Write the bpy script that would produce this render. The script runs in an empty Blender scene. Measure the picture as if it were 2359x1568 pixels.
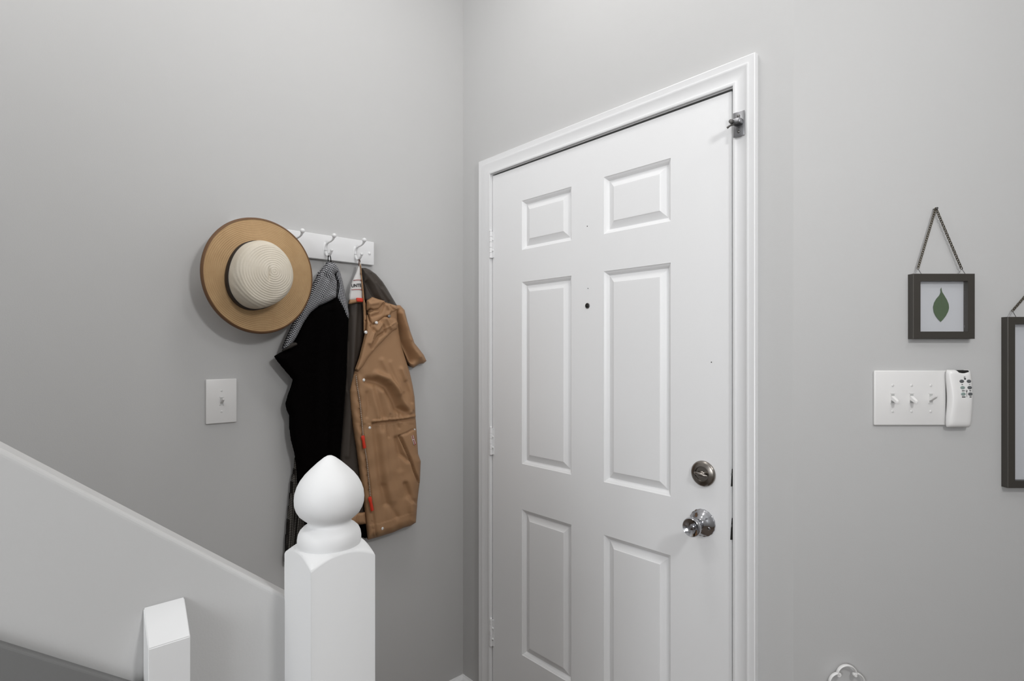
import bpy, bmesh, math, random
import numpy as np
from mathutils import Vector, Matrix
random.seed(4)
S = bpy.context.scene
C = S.collection
# ------------------------------------------------------------------ camera
# world: corner of the left wall (x=0) and the door wall (y=0) at the origin, floor z=0
F_PX, HZ, TH = 1253.5, 805.2, math.radians(47.104)
CAM = Vector((1.7229, -1.3341, 1.40))
cd = bpy.data.cameras.new('camera'); cam = bpy.data.objects.new('camera', cd); C.objects.link(cam)
cam.location = CAM; cam.rotation_euler = (math.pi/2, 0, TH)
cd.sensor_width = 36; cd.sensor_fit = 'HORIZONTAL'; cd.lens = F_PX/2359*36
cd.shift_y = (HZ-784)/2359; cd.clip_start = 0.02
S.camera = cam
# ------------------------------------------------------------------ light
S.view_settings.view_transform = 'Standard'; S.view_settings.look = 'None'
S.view_settings.gamma = 1; S.view_settings.use_curve_mapping = False
S.view_settings.exposure = 0.0
w = bpy.data.worlds.new('world'); S.world = w; w.use_nodes = True
w.node_tree.nodes['Background'].inputs[0].default_value = (.8, .85, .9, 1)
w.node_tree.nodes['Background'].inputs[1].default_value = 0.05
def area(name, loc, target, sx, sy, power, col=(1, 1, 1)):
    l = bpy.data.lights.new(name, 'AREA'); l.shape = 'RECTANGLE'; l.size = sx; l.size_y = sy
    l.energy = power; l.color = col
    o = bpy.data.objects.new(name, l); C.objects.link(o); o.location = loc
    o.rotation_euler = (Vector(target)-Vector(loc)).to_track_quat('-Z', 'Y').to_euler()
    return o
CEIL = 3.05
def bulb(name, loc, r, power, col=(1, 1, 1)):
    l = bpy.data.lights.new(name, 'POINT'); l.shadow_soft_size = r; l.energy = power; l.color = col
    o = bpy.data.objects.new(name, l); C.objects.link(o); o.location = loc; return o
FILL_LAMP = (2.3, -.3, 2.7)
bulb('right_fill', FILL_LAMP, .13, 8, (1, .99, .98))  # added fill out of view on the right, no lamp known there
bulb('left_fill', (.6, -1.6, 2.8), .05, 8.6, (1, .99, .98))  # added fill high on the left, not a known fixture
area('overhead_fill', (.75, -.55, 3.03), (.75, -.55, 0), .4, .4, 6.2, (1, .99, .98))  # added overhead fill, unseen, balanced against the wall tones
area('flash_light', (2.35, -.8, 2.2), (.3, -.8, 1.2), .18, .18, 9.6, (1, 1, 1))
area('rear_window_fill', (2.0, -3.45, 1.75), (1.2, 0, 1.6), 1.0, 1.1, 28, (.96, .98, 1))  # added fill from behind the camera, at an unseen window

# ------------------------------------------------------------------ ray helpers (authoring: where a point of the photo lies on a wall)
RW = Vector((math.cos(TH), math.sin(TH), 0)); FW = Vector((-math.sin(TH), math.cos(TH), 0))
def ray(px, py): return RW*((px-1179.5)/F_PX)+FW+Vector((0, 0, -(py-HZ)/F_PX))
def onX(px, py, x): d = ray(px, py); return CAM+d*((x-CAM.x)/d.x)
def onA(px, py, e=0): return onX(px, py, e)
def onB(px, py, e=0): d = ray(px, py); return CAM+d*((-e-CAM.y)/d.y)
COR = onB(1828, 800); DC = (COR-CAM).dot(FW)
def onC(px, py, e=0): return CAM+ray(px, py)*(DC-e)
MC = Matrix(((RW.x, 0, -FW.x), (RW.y, 0, -FW.y), (0, 1, 0)))    # local x along wall, y up, z into the room
def cxy(px, py, e=0):
    p = onC(px, py, e)-Vector((COR.x, COR.y, 0)); return p.dot(RW), p.z
def c2w(u, v, e): return Vector((COR.x, COR.y, 0))+RW*u-FW*e+Vector((0, 0, v))

# ------------------------------------------------------------------ materials
def mat(name, col, rough=.5, metal=0, bump=0, bscale=200, spec=.5, coat=0, vary=0, sheen=0):
    m = bpy.data.materials.new(name); m.use_nodes = True; n = m.node_tree.nodes; L = m.node_tree.links
    b = n['Principled BSDF']; b.inputs['Base Color'].default_value = (*col, 1)
    b.inputs['Roughness'].default_value = rough; b.inputs['Metallic'].default_value = metal
    b.inputs['Specular IOR Level'].default_value = spec; b.inputs['Coat Weight'].default_value = coat
    b.inputs['Sheen Weight'].default_value = sheen
    tc = n.new('ShaderNodeTexCoord')
    if bump:
        t = n.new('ShaderNodeTexNoise'); t.inputs['Scale'].default_value = bscale; t.inputs['Detail'].default_value = 3
        u = n.new('ShaderNodeBump'); u.inputs['Strength'].default_value = bump; u.inputs['Distance'].default_value = .002
        L.new(tc.outputs['Object'], t.inputs['Vector']); L.new(t.outputs['Fac'], u.inputs['Height']); L.new(u.outputs[0], b.inputs['Normal'])
    if vary:
        t2 = n.new('ShaderNodeTexNoise'); t2.inputs['Scale'].default_value = 9; t2.inputs['Detail'].default_value = 4
        mx = n.new('ShaderNodeMixRGB'); mx.inputs[1].default_value = (*[c*(1-vary) for c in col], 1); mx.inputs[2].default_value = (*[min(1, c*(1+vary)) for c in col], 1)
        L.new(tc.outputs['Object'], t2.inputs['Vector']); L.new(t2.outputs['Fac'], mx.inputs[0]); L.new(mx.outputs[0], b.inputs['Base Color'])
    return m
M = {}
M['wall'] = mat('grey_wall_paint', (.545, .542, .538), .55, bump=.07, bscale=350, vary=.01, spec=.3)
M['ceil'] = mat('white_ceiling_paint', (.82, .82, .81), .8, bump=.1)
M['white'] = mat('white_semi_gloss_paint', (.80, .80, .805), .32, bump=.03, bscale=60)
M['door'] = mat('white_door_paint', (.835, .835, .84), .38, bump=.04, bscale=90)
M['newel'] = mat('white_newel_paint', (.73, .73, .73), .55, bump=.04, bscale=50)
M['shade_board'] = mat('shade_board_grey', (.17, .17, .168), .6, bump=.05)  # dark grey carries the shade low on the knee wall
M['plastic'] = mat('white_plastic', (.80, .79, .78), .3)
M['shadowplastic'] = mat('shaded_slot_plastic', (.50, .50, .49), .5)  # white plastic darkened, shade of the slots put into the colour
M['black'] = mat('black_rubber', (.008, .007, .006), .7)
M['chrome'] = mat('polished_chrome', (.46, .46, .48), .10, 1)
M['nickel'] = mat('dark_satin_nickel', (.30, .275, .25), .27, 1)
M['iron'] = mat('dark_metal', (.16, .155, .15), .4, .9)
M['steel'] = mat('grey_steel', (.27, .27, .28), .33, 1)
M['frame'] = mat('dark_bronze_frame', (.060, .054, .047), .42, .3, vary=.08)
M['chain'] = mat('aged_bronze_chain', (.10, .085, .06), .35, .8)
M['snap'] = mat('silver_snap', (.80, .79, .77), .25, .35)
M['blackwool'] = mat('black_wool', (.0016, .0012, .0012), .95, bump=.3, bscale=500, spec=.03)
M['greywool'] = mat('grey_felt_collar', (.045, .04, .036), .9, bump=.3, bscale=500, spec=.1)
M['lining'] = mat('dark_brown_lining', (.058, .047, .039), .5, bump=.05, bscale=80, spec=.25, vary=.06)
M['tan'] = mat('tan_cotton', (.35, .200, .104), .60, bump=.06, bscale=1400, spec=.3, vary=.05)
M['red'] = mat('red_rubber', (.62, .035, .012), .35)
M['ink'] = mat('black_ink', (.01, .01, .012), .7)
M['redink'] = mat('dark_red_thread', (.30, .05, .035), .7)
M['labelcloth'] = mat('white_label_cloth', (.66, .645, .63), .8, bump=.1, bscale=900)
M['leaf'] = mat('green_leaf', (.075, .12, .06), .5, bump=.1, bscale=60)
M['gkey'] = mat('dark_grey_key', (.10, .105, .11), .5)
M['tkey'] = mat('teal_grey_key', (.26, .33, .31), .5)
M['floor'] = mat('brown_floor', (.12, .085, .06), .5, vary=.2)
M['band'] = mat('dark_brown_ribbon', (.014, .008, .006), .6)
M['binding'] = mat('brown_binding', (.15, .072, .028), .6, bump=.2, bscale=400)
M['backing'] = mat('frosted_backing', (.60, .61, .64), .35)
m = bpy.data.materials.new('clear_glass'); m.use_nodes = True; n_ = m.node_tree.nodes; n_.remove(n_['Principled BSDF'])
tr_ = n_.new('ShaderNodeBsdfTransparent'); gl_ = n_.new('ShaderNodeBsdfGlossy'); gl_.inputs['Roughness'].default_value = .02; mx_ = n_.new('ShaderNodeMixShader'); mx_.inputs[0].default_value = .045
for a_, b_ in ((tr_.outputs[0], mx_.inputs[1]), (gl_.outputs[0], mx_.inputs[2]), (mx_.outputs[0], n_['Material Output'].inputs[0])): m.node_tree.links.new(a_, b_)
M['glass'] = m
m = bpy.data.materials.new('added_lamp_glow'); m.use_nodes = True
b = m.node_tree.nodes['Principled BSDF']; b.inputs['Emission Color'].default_value = (1, .98, .95, 1); b.inputs['Emission Strength'].default_value = 3
M['glow'] = m
m = bpy.data.materials.new('window_glow_pane'); m.use_nodes = True
b = m.node_tree.nodes['Principled BSDF']; b.inputs['Emission Color'].default_value = (.9, .95, 1, 1); b.inputs['Emission Strength'].default_value = 2.5
M['pane'] = m
# small black and white check: white squares where two stripe sets cross
def check_mat(nm='black_white_check', lo=(.006, .006, .008), mi=(.085, .085, .095), hi=(.60, .60, .62)):
    m = bpy.data.materials.new(nm); m.use_nodes = True; n = m.node_tree.nodes; L = m.node_tree.links
    b = n['Principled BSDF']; b.inputs['Roughness'].default_value = .9; b.inputs['Specular IOR Level'].default_value = .1
    uv = n.new('ShaderNodeUVMap'); uv.uv_map = 'cloth'
    sep = n.new('ShaderNodeSeparateXYZ'); L.new(uv.outputs[0], sep.inputs[0])
    out = []
    for k in (0, 1):
        mu = n.new('ShaderNodeMath'); mu.operation = 'MULTIPLY'; mu.inputs[1].default_value = 1/.0051; L.new(sep.outputs[k], mu.inputs[0])
        fr = n.new('ShaderNodeMath'); fr.operation = 'FRACT'; L.new(mu.outputs[0], fr.inputs[0])
        lt = n.new('ShaderNodeMath'); lt.operation = 'LESS_THAN'; lt.inputs[1].default_value = .55; L.new(fr.outputs[0], lt.inputs[0]); out.append(lt)
    ad = n.new('ShaderNodeMath'); ad.operation = 'ADD'; L.new(out[0].outputs[0], ad.inputs[0]); L.new(out[1].outputs[0], ad.inputs[1])
    dv = n.new('ShaderNodeMath'); dv.operation = 'DIVIDE'; dv.inputs[1].default_value = 2; L.new(ad.outputs[0], dv.inputs[0])
    cr = n.new('ShaderNodeValToRGB'); cr.color_ramp.interpolation = 'CONSTANT'
    e = cr.color_ramp.elements; e[0].position = 0; e[0].color = (*lo, 1); e[1].position = .45; e[1].color = (*mi, 1)
    x = e.new(.9); x.color = (*hi, 1)
    L.new(dv.outputs[0], cr.inputs[0]); L.new(cr.outputs[0], b.inputs['Base Color'])
    return m
M['check'] = check_mat()
M['check_dark'] = check_mat('shaded_hem_cloth', (.010, .008, .007), (.028, .025, .022), (.17, .16, .145))  # same pattern as above, darkened for the shade at the coat hem
def straw(name, c1, c2, freq):
    m = bpy.data.materials.new(name); m.use_nodes = True; n = m.node_tree.nodes; L = m.node_tree.links
    b = n['Principled BSDF']; b.inputs['Roughness'].default_value = .65; b.inputs['Specular IOR Level'].default_value = .3
    tc = n.new('ShaderNodeTexCoord'); sp = n.new('ShaderNodeVectorMath'); sp.operation = 'MULTIPLY'; sp.inputs[1].default_value = (0, 1, 1)
    L.new(tc.outputs['Object'], sp.inputs[0])
    ln = n.new('ShaderNodeVectorMath'); ln.operation = 'LENGTH'; L.new(sp.outputs[0], ln.inputs[0])
    mu = n.new('ShaderNodeMath'); mu.operation = 'MULTIPLY'; mu.inputs[1].default_value = freq*2*math.pi; L.new(ln.outputs['Value'], mu.inputs[0])
    si = n.new('ShaderNodeMath'); si.operation = 'SINE'; L.new(mu.outputs[0], si.inputs[0])
    no = n.new('ShaderNodeTexNoise'); no.inputs['Scale'].default_value = 260; L.new(tc.outputs['Object'], no.inputs['Vector'])
    ad = n.new('ShaderNodeMath'); ad.operation = 'MULTIPLY_ADD'; ad.inputs[1].default_value = 1.2; L.new(no.outputs['Fac'], ad.inputs[0]); L.new(si.outputs[0], ad.inputs[2])
    bu = n.new('ShaderNodeBump'); bu.inputs['Strength'].default_value = .42; bu.inputs['Distance'].default_value = .0009; L.new(ad.outputs[0], bu.inputs['Height']); L.new(bu.outputs[0], b.inputs['Normal'])
    n2 = n.new('ShaderNodeTexNoise'); n2.inputs['Scale'].default_value = 30; n2.inputs['Detail'].default_value = 6; L.new(tc.outputs['Object'], n2.inputs['Vector'])
    mx = n.new('ShaderNodeMixRGB'); mx.inputs[1].default_value = (*c1, 1); mx.inputs[2].default_value = (*c2, 1); L.new(n2.outputs['Fac'], mx.inputs[0]); L.new(mx.outputs[0], b.inputs['Base Color'])
    return m
M['straw'] = straw('tan_straw', (.40, .245, .115), (.52, .345, .18), 205)
M['cream'] = straw('cream_straw', (.62, .55, .44), (.74, .68, .58), 165)

# ------------------------------------------------------------------ mesh helpers
def obj(name, bm, m, parent=None, smooth=False, label=None):
    me = bpy.data.meshes.new(name); bmesh.ops.recalc_face_normals(bm, faces=bm.faces[:])
    bm.to_mesh(me); bm.free()
    for mm in (m if isinstance(m, (list, tuple)) else [m]): me.materials.append(mm)
    if smooth:
        me.polygons.foreach_set('use_smooth', [True]*len(me.polygons))
        if smooth != 'all': me.set_sharp_from_angle(angle=math.radians(38))
    o = bpy.data.objects.new(name, me); C.objects.link(o)
    if parent:
        o.parent = parent; bpy.context.view_layer.update(); o.matrix_parent_inverse = parent.matrix_world.inverted()
    if label: o['label'] = label
    return o
def thing(name, label, cat, loc, group=None):
    o = bpy.data.objects.new(name, None); C.objects.link(o); o.location = loc; o.empty_display_size = .03
    o['label'] = label; o['category'] = cat
    if group: o['group'] = group
    bpy.context.view_layer.update(); return o
def struct(o, label=None, cat=None):
    o['kind'] = 'structure'
    if label: o['label'] = label
    if cat: o['category'] = cat
    return o
def box(bm, a, b, bev=0, seg=2, mtx=None):
    a = Vector(a); b = Vector(b)
    r = bmesh.ops.create_cube(bm, size=1); vs = r['verts']
    c = (a+b)/2; d = b-a
    for v in vs: v.co = Vector((v.co.x*abs(d.x), v.co.y*abs(d.y), v.co.z*abs(d.z)))+c
    if bev:
        es = list({e for v in vs for e in v.link_edges})
        r = bmesh.ops.bevel(bm, geom=es, offset=bev, segments=seg, affect='EDGES', profile=.5)
        vs = list({v for f in r['faces'] for v in f.verts}|{v for v in vs if v.is_valid})
    if mtx:
        for v in vs: v.co = mtx(v.co)
    return vs
def cbox(bm, u0, u1, v0, v1, e0, e1, bev=0, seg=2):
    return box(bm, (u0, v0, e0), (u1, v1, e1), bev, seg, mtx=lambda c: c2w(c.x, c.y, c.z))
def lathe(bm, prof, org, axis, seg=48, mod=None):
    """prof: (radius, height along axis)"""
    ax = Vector(axis).normalized(); q = ax.to_track_quat('Z', 'Y').to_matrix()
    rings = []
    for r, h in prof:
        if r < 1e-6: rings.append([bm.verts.new(Vector(org)+ax*h)])
        else:
            ring = []
            for i in range(seg):
                a = 2*math.pi*i/seg; rr, hh = (r, h) if not mod else mod(r, h, a)
                ring.append(bm.verts.new(Vector(org)+q@Vector((rr*math.cos(a), rr*math.sin(a), hh))))
            rings.append(ring)
    for A, B in zip(rings, rings[1:]):
        for i in range(seg):
            j = (i+1) % seg
            if len(A) == 1 and len(B) == 1: continue
            if len(A) == 1: bm.faces.new((A[0], B[i], B[j]))
            elif len(B) == 1: bm.faces.new((A[i], A[j], B[0]))
            else: bm.faces.new((A[i], A[j], B[j], B[i]))
    return rings
def tube(bm, pts, rad, seg=10, closed=False, flat=None):
    pts = [Vector(p) for p in pts]; n = len(pts); rad = rad if isinstance(rad, list) else [rad]*n
    rings = []; up = None
    for i, p in enumerate(pts):
        a = pts[(i-1) % n] if (closed or i > 0) else p; b = pts[(i+1) % n] if (closed or i < n-1) else p
        t = (b-a).normalized()
        if up is None: up = t.orthogonal().normalized() if flat is None else Vector(flat)
        if flat is not None: up = Vector(flat)
        up = (up-t*up.dot(t)).normalized(); s = t.cross(up)
        rr = rad[i]
        ru, rs = (rr if isinstance(rr, tuple) else (rr, rr))
        rings.append([bm.verts.new(p+up*math.cos(2*math.pi*k/seg)*ru+s*math.sin(2*math.pi*k/seg)*rs) for k in range(seg)])
    rng = range(n) if closed else range(n-1)
    for i in rng:
        A, B = rings[i], rings[(i+1) % n]
        for k in range(seg): bm.faces.new((A[k], A[(k+1) % seg], B[(k+1) % seg], B[k]))
    if not closed:
        bm.faces.new(rings[0][::-1]); bm.faces.new(rings[-1])
def smooth_path(pts, n=8):
    P = [Vector(p) for p in pts]; P = [P[0]*2-P[1]]+P+[P[-1]*2-P[-2]]; out = []
    for i in range(1, len(P)-2):
        for k in range(n):
            t = k/n; a, b, c, d = P[i-1:i+3]
            out.append(.5*((2*b)+(c-a)*t+(2*a-5*b+4*c-d)*t*t+(3*b-a-3*c+d)*t**3))
    out.append(P[-2]); return out
def prism(bm, pts, d):
    """extrude polygon pts (list of Vector) by vector d"""
    a = [bm.verts.new(p) for p in pts]; b = [bm.verts.new(Vector(p)+Vector(d)) for p in pts]
    bm.faces.new(a); bm.faces.new(b[::-1])
    for i in range(len(a)): j = (i+1) % len(a); bm.faces.new((a[i], b[i], b[j], a[j]))

# ------------------------------------------------------------------ room shell
DL = .1815; DR = DL+.914; DT = 1.40+.649; GAP = .004
W0, W1, WT = DL-.006-.018, DR+.007+.018, DT+.006+.018      # rough opening
bm = bmesh.new(); box(bm, (-.12, -3.6, 0), (0, .12, CEIL)); struct(obj('wall_left', bm, M['wall']))
bm = bmesh.new()
box(bm, (0, 0, 0), (W0, .12, CEIL)); box(bm, (W0, 0, WT), (W1, .12, CEIL))
A_, B_ = Vector((W1, 0, 0)), Vector((COR.x, 0, 0))
prism(bm, [A_, B_, B_+Vector((-.045, .12, 0)), A_+Vector((0, .12, 0))], (0, 0, CEIL))
struct(obj('wall_back', bm, M['wall']))
bm = bmesh.new(); LC = 2.0
c0 = Vector((COR.x, 0, 0)); c1 = c0+RW*LC
prism(bm, [c0, c1, c1+FW*.12, c0+Vector((-.045, .12, 0))], (0, 0, CEIL))
wr = obj('wall_right', bm, M['wall'])
struct(wr)
XR = c1.x; YR = c1.y
bm = bmesh.new(); box(bm, (XR, -3.6, 0), (XR+.12, YR, CEIL)); struct(obj('wall_side', bm, M['wall']))
bm = bmesh.new()
for a, b in (((0, 0), (2.3, CEIL)), ((3.7 if XR > 3.7 else 2.3, 0), (XR, CEIL))):
    pass
wx0, wx1, wz0, wz1 = 1.5, 2.5, 1.1, 2.3
for x0, x1, z0, z1 in ((0, wx0, 0, CEIL), (wx1, XR, 0, CEIL), (wx0, wx1, 0, wz0), (wx0, wx1, wz1, CEIL)):
    box(bm, (x0, -3.72, z0), (x1, -3.6, z1))
struct(obj('wall_front', bm, M['wall']))
bm = bmesh.new(); box(bm, (wx0, -3.70, wz0), (wx1, -3.69, wz1)); wn = struct(obj('added_window_1', bm, M['pane']))  # unseen glowing window, added for light and reflections
bm = bmesh.new()
for x0, x1, z0, z1 in ((wx0, wx1, wz0, wz0+.05), (wx0, wx1, wz1-.05, wz1), (wx0, wx0+.05, wz0, wz1), (wx1-.05, wx1, wz0, wz1), ((wx0+wx1)/2-.02, (wx0+wx1)/2+.02, wz0, wz1), (wx0, wx1, 1.68, 1.72)):
    box(bm, (x0, -3.69, z0), (x1, -3.65, z1))
obj('added_window_frame', bm, M['white'], wn)
bm = bmesh.new(); box(bm, (-.12, -3.72, -.1), (XR+.12, YR+.1, 0)); struct(obj('floor', bm, M['floor']))
bm = bmesh.new(); box(bm, (-.12, -3.72, CEIL), (XR+.12, YR+.1, CEIL+.1)); struct(obj('ceiling', bm, M['ceil']))
# base boards (moulded profile swept along the wall)
BH = .108
BP = [(0, 0), (.013, 0), (.013, BH-.028), (.011, BH-.022), (.0105, BH-.016), (.008, BH-.010), (.0045, BH-.004), (.003, BH), (0, BH)]
def sweep_base(name, p0, p1, nrm, m0=0, m1=0):
    bm = bmesh.new(); d = (p1-p0).normalized(); R = []
    for p, mm in ((p0, m0), (p1, m1)): R.append([bm.verts.new(p+nrm*e+Vector((0, 0, z))+d*e*mm) for e, z in BP])
    for i in range(len(BP)): j = (i+1) % len(BP); bm.faces.new((R[0][i], R[0][j], R[1][j], R[1][i]))
    bm.faces.new(R[0]); bm.faces.new(R[1][::-1])
    return struct(obj(name, bm, M['white']))
sweep_base('baseboard_left', Vector((0, -3.6, 0)), Vector((0, 0, 0)), Vector((1, 0, 0)), 0, -1)
CIN_L, CIN_R, CIN_T = DL-.006, DR+.009, DT+.008           # inner edges of the door casing
CW = .058
sweep_base('baseboard_back', Vector((0, 0, 0)), Vector((CIN_L-CW, 0, 0)), Vector((0, -1, 0)), 1, 0)
sweep_base('baseboard_right', c0+RW*.003, c1, -FW, 0, 0)

# ------------------------------------------------------------------ door casing
CP = [(0, 0), (0, .009), (.002, .0105), (.007, .0105), (.0085, .0085), (.012, .0082), (.020, .0088), (.028, .0105), (.035, .0135), (.0375, .0150), (.040, .0152), (.0405, .0138), (.043, .0138), (.056, .0165), (.058, .0155), (.058, 0)]
bm = bmesh.new(); R = []
for k in range(4):
    ring = []
    for u, e in CP:
        x = (CIN_L-u) if k < 2 else (CIN_R+u); z = 0 if k in (0, 3) else CIN_T+u
        ring.append(bm.verts.new((x, -e, z)))
    R.append(ring)
for k in range(3):
    for i in range(len(CP)): j = (i+1) % len(CP); bm.faces.new((R[k][i], R[k][j], R[k+1][j], R[k+1][i]))
bm.faces.new(R[0]); bm.faces.new(R[3])
struct(obj('trim_1', bm, M['white'], smooth=True))
# jamb and stop behind the casing
bm = bmesh.new()
j0, j1, jt = DL-GAP, DR+.007, DT+.006
box(bm, (j0-.018, 0, 0), (j0, .12, jt)); box(bm, (j1, 0, 0), (j1+.018, .12, jt)); box(bm, (j0-.018, 0, jt), (j1+.018, .12, jt+.018))
jam = struct(obj('trim_2', bm, M['white']))
bm = bmesh.new()
box(bm, (j0, .020, 0), (j0+.02, .075, jt)); box(bm, (j1-.0038, .005, 0), (j1, .075, jt)); box(bm, (j0, .012, jt-.0055), (j1, .075, jt)); box(bm, (j0, .05, 0), (j1, .075, .02))
obj('weather_strip', bm, M['black'], jam, label='black weather strip')

# ------------------------------------------------------------------ door slab with six raised panels
px_ = [0, .1571, .3867, .5166, .7448, .914]
zz = [.02, 1.40-1.0777, 1.40-.5637, 1.40-.4027, 1.40+.2386, 1.40+.3524, 1.40+.5255, DT]
bm = bmesh.new()
RP = [(0, 0), (.0008, .0018), (.0030, .0030), (.0065, .0050), (.0100, .0085), (.0125, .0118), (.0140, .0120), (.0340, .0034), (.0352, .0022), (.0380, .0020)]
V = {}
def dv(x, y, z):
    k = (round(x, 5), round(y, 5), round(z, 5))
    if k not in V: V[k] = bm.verts.new((DL+x, y, z))
    return V[k]
for i in range(5):
    for j in range(7):
        x0, x1, z0, z1 = px_[i], px_[i+1], zz[j], zz[j+1]
        if i in (1, 3) and j in (1, 3, 5):
            pr = None
            for u, d in RP:
                q = [dv(x0+u, d, z0+u), dv(x1-u, d, z0+u), dv(x1-u, d, z1-u), dv(x0+u, d, z1-u)]
                if pr:
                    for k in range(4): bm.faces.new((pr[k], pr[(k+1) % 4], q[(k+1) % 4], q[k]))
                pr = q
            bm.faces.new(pr)
        else: bm.faces.new((dv(x0, 0, z0), dv(x1, 0, z0), dv(x1, 0, z1), dv(x0, 0, z1)))
# edges (rounded on the latch side) and back
def col(x, y): return [dv(x, y, z) for z in zz]
LE = [(.914, 0), (.9155, .0008), (.9165, .003), (.9168, .045), (0, .045), (0, 0)]
for (xa, ya), (xb, yb) in zip(LE, LE[1:]):
    if (xa, ya) == (.9168, .045):
        bm.faces.new((dv(xa, ya, zz[0]), dv(xa, ya, DT), dv(xb, yb, DT), dv(xb, yb, zz[0])))
    else:
        for z0, z1 in zip(zz, zz[1:]): bm.faces.new((dv(xa, ya, z0), dv(xa, ya, z1), dv(xb, yb, z1), dv(xb, yb, z0)))
door = struct(obj('door_1', bm, M['door']))
door['label'] = 'white six-panel entry door'
# hinges
def hinge(zc):
    bm = bmesh.new(); x = DL-.0035; y = -.0065; h = .100
    for k in range(5):
        z0 = zc-h/2+h*k/5; lathe(bm, [(0, 0), (.0056, 0), (.0062, .0007), (.0062, h/5-.0012), (.0056, h/5-.0005), (0, h/5-.0005)], (x, y, z0), (0, 0, 1), 16)
    lathe(bm, [(0, 0), (.0055, 0), (.0055, .003), (.003, .006), (0, .0065)], (x, y, zc+h/2), (0, 0, 1), 16)
    hg = obj('hinge', bm, M['white'], door, smooth=True)
    bm = bmesh.new(); box(bm, (DL-.002, -.0035, zc-h/2+.001), (DL+.0085, -.0002, zc+h/2-.001), .0008)
    obj('hinge_leaf', bm, M['white'], hg)
    for dz in (-.022, .018):
        bm = bmesh.new(); lathe(bm, [(.0042, 0), (.004, .0018), (.0022, .0032), (0, .0036)], (DL+.0045, -.0034, zc+dz), (0, -1, 0), 12)
        obj('screw', bm, M['white'], hg, smooth=True)
for py in (565, 1015, 1453): hinge(onB(1130, py).z)
# door furniture
pk = onB(1619, 1203)
bm = bmesh.new(); lathe(bm, [(0, 0), (.0345, 0), (.0355, .0015), (.0350, .004), (.0325, .0055), (.0300, .0085), (.022, .013), (.0155, .0175), (.0130, .0205), (0, .0205)], pk, (0, -1, 0), 180,
                        mod=lambda r, h, a: (r*(1+(.012*math.cos(18*a) if r > .034 else 0)), h))
kr = obj('door_knob', bm, M['chrome'], door, smooth=True, label='polished chrome rose and knob')
bm = bmesh.new(); lathe(bm, [(.0118, .019), (.0112, .026), (.0118, .032), (.0150, .038), (.0205, .0445), (.0238, .051), (.0246, .056), (.0240, .0605), (.0222, .0625), (.0205, .0615), (.0150, .0575), (.0085, .0555), (.0072, .0555), (.0070, .0585), (.0060, .0592), (0, .0592)], pk, (0, -1, 0), 56)
obj('knob_handle', bm, M['chrome'], kr, smooth=True)
for a, in ((.35,), (.35+math.pi,)):
    bm = bmesh.new(); q = pk+Vector((math.cos(a)*.0235, 0, -math.sin(a)*.006*0-math.sin(a)*.0235))
    lathe(bm, [(.0042, .0085), (.0042, .0125), (.003, .0138), (0, .0138)], (q.x, q.y, q.z), (0, -1, 0), 16); obj('screw', bm, M['chrome'], kr, smooth=True)
pd = onB(1621, 1090)
bm = bmesh.new(); lathe(bm, [(0, 0), (.0325, 0), (.0335, .0015), (.0335, .004), (.0320, .0065), (.0280, .0085), (.0195, .0105), (.0185, .0095), (.0180, .0070), (0, .0070)], pd, (0, -1, 0), 56)
db = obj('deadbolt', bm, M['nickel'], door, smooth=True, label='dark nickel round deadbolt plate')
bm = bmesh.new()
lathe(bm, [(.0075, .006), (.0075, .012), (0, .012)], pd, (0, -1, 0), 24)
pts = [pd+Vector((math.cos(-.12)*t, -.0155-.003*(1-(t/.0185)**2), math.sin(-.12)*t)) for t in np.linspace(-.0185, .0185, 17)]
tube(bm, pts, [(.0052*max(.25, math.sqrt(max(0, 1-(i/8-1)**2*.96))), .0042*max(.3, math.sqrt(max(0, 1-(i/8-1)**2*.9)))) for i in range(17)], 14, flat=(0, 0, 1))
obj('thumb_turn', bm, M['nickel'], db, smooth='all')
pp = onB(1353.5, 704)
bm = bmesh.new(); lathe(bm, [(0, 0), (.0088, 0), (.0090, .0012), (.0078, .0022), (.0064, .0020), (.0060, -.004), (0, -.004)], pp, (0, -1, 0), 28)
ph = obj('peephole', bm, M['iron'], door, smooth=True)
bm = bmesh.new(); lathe(bm, [(.0061, .0006), (.0050, .0017), (.003, .0024), (0, .0027)], pp, (0, -1, 0), 24); obj('lens', bm, M['black'], ph, smooth=True)
for x, y, r in ((1353, 521, .0017), (1354.5, 664, .0014), (1639, 834, .0015)):
    bm = bmesh.new(); lathe(bm, [(0, .0004), (r, .0004), (r, -.001)], onB(x, y), (0, -1, 0), 12); obj('nail_hole', bm, M['black'], door)
for (y0, y1, dx) in ((1076, 1120, 0), (1189, 1243, .0012)):
    za, zb = onB(1685, y1).z, onB(1685, y0).z
    bm = bmesh.new()
    P = [(DR+.0002-dx, za), (DR+.0080, za+.002), (DR+.0090, zb), (DR+.0030, zb-.004), (DR+.0018-dx, (za+zb)/2)]
    prism(bm, [Vector((x, -.0014, z)) for x, z in P], (0, .004, 0))
    sp = obj('strike_plate', bm, M['black'], door)
    bm = bmesh.new(); box(bm, (DR+.0015, -.0022, (za+zb)/2+.003), (DR+.0040, -.0012, (za+zb)/2+.010), .0004); obj('latch_bolt', bm, M['steel'], sp)

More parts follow.
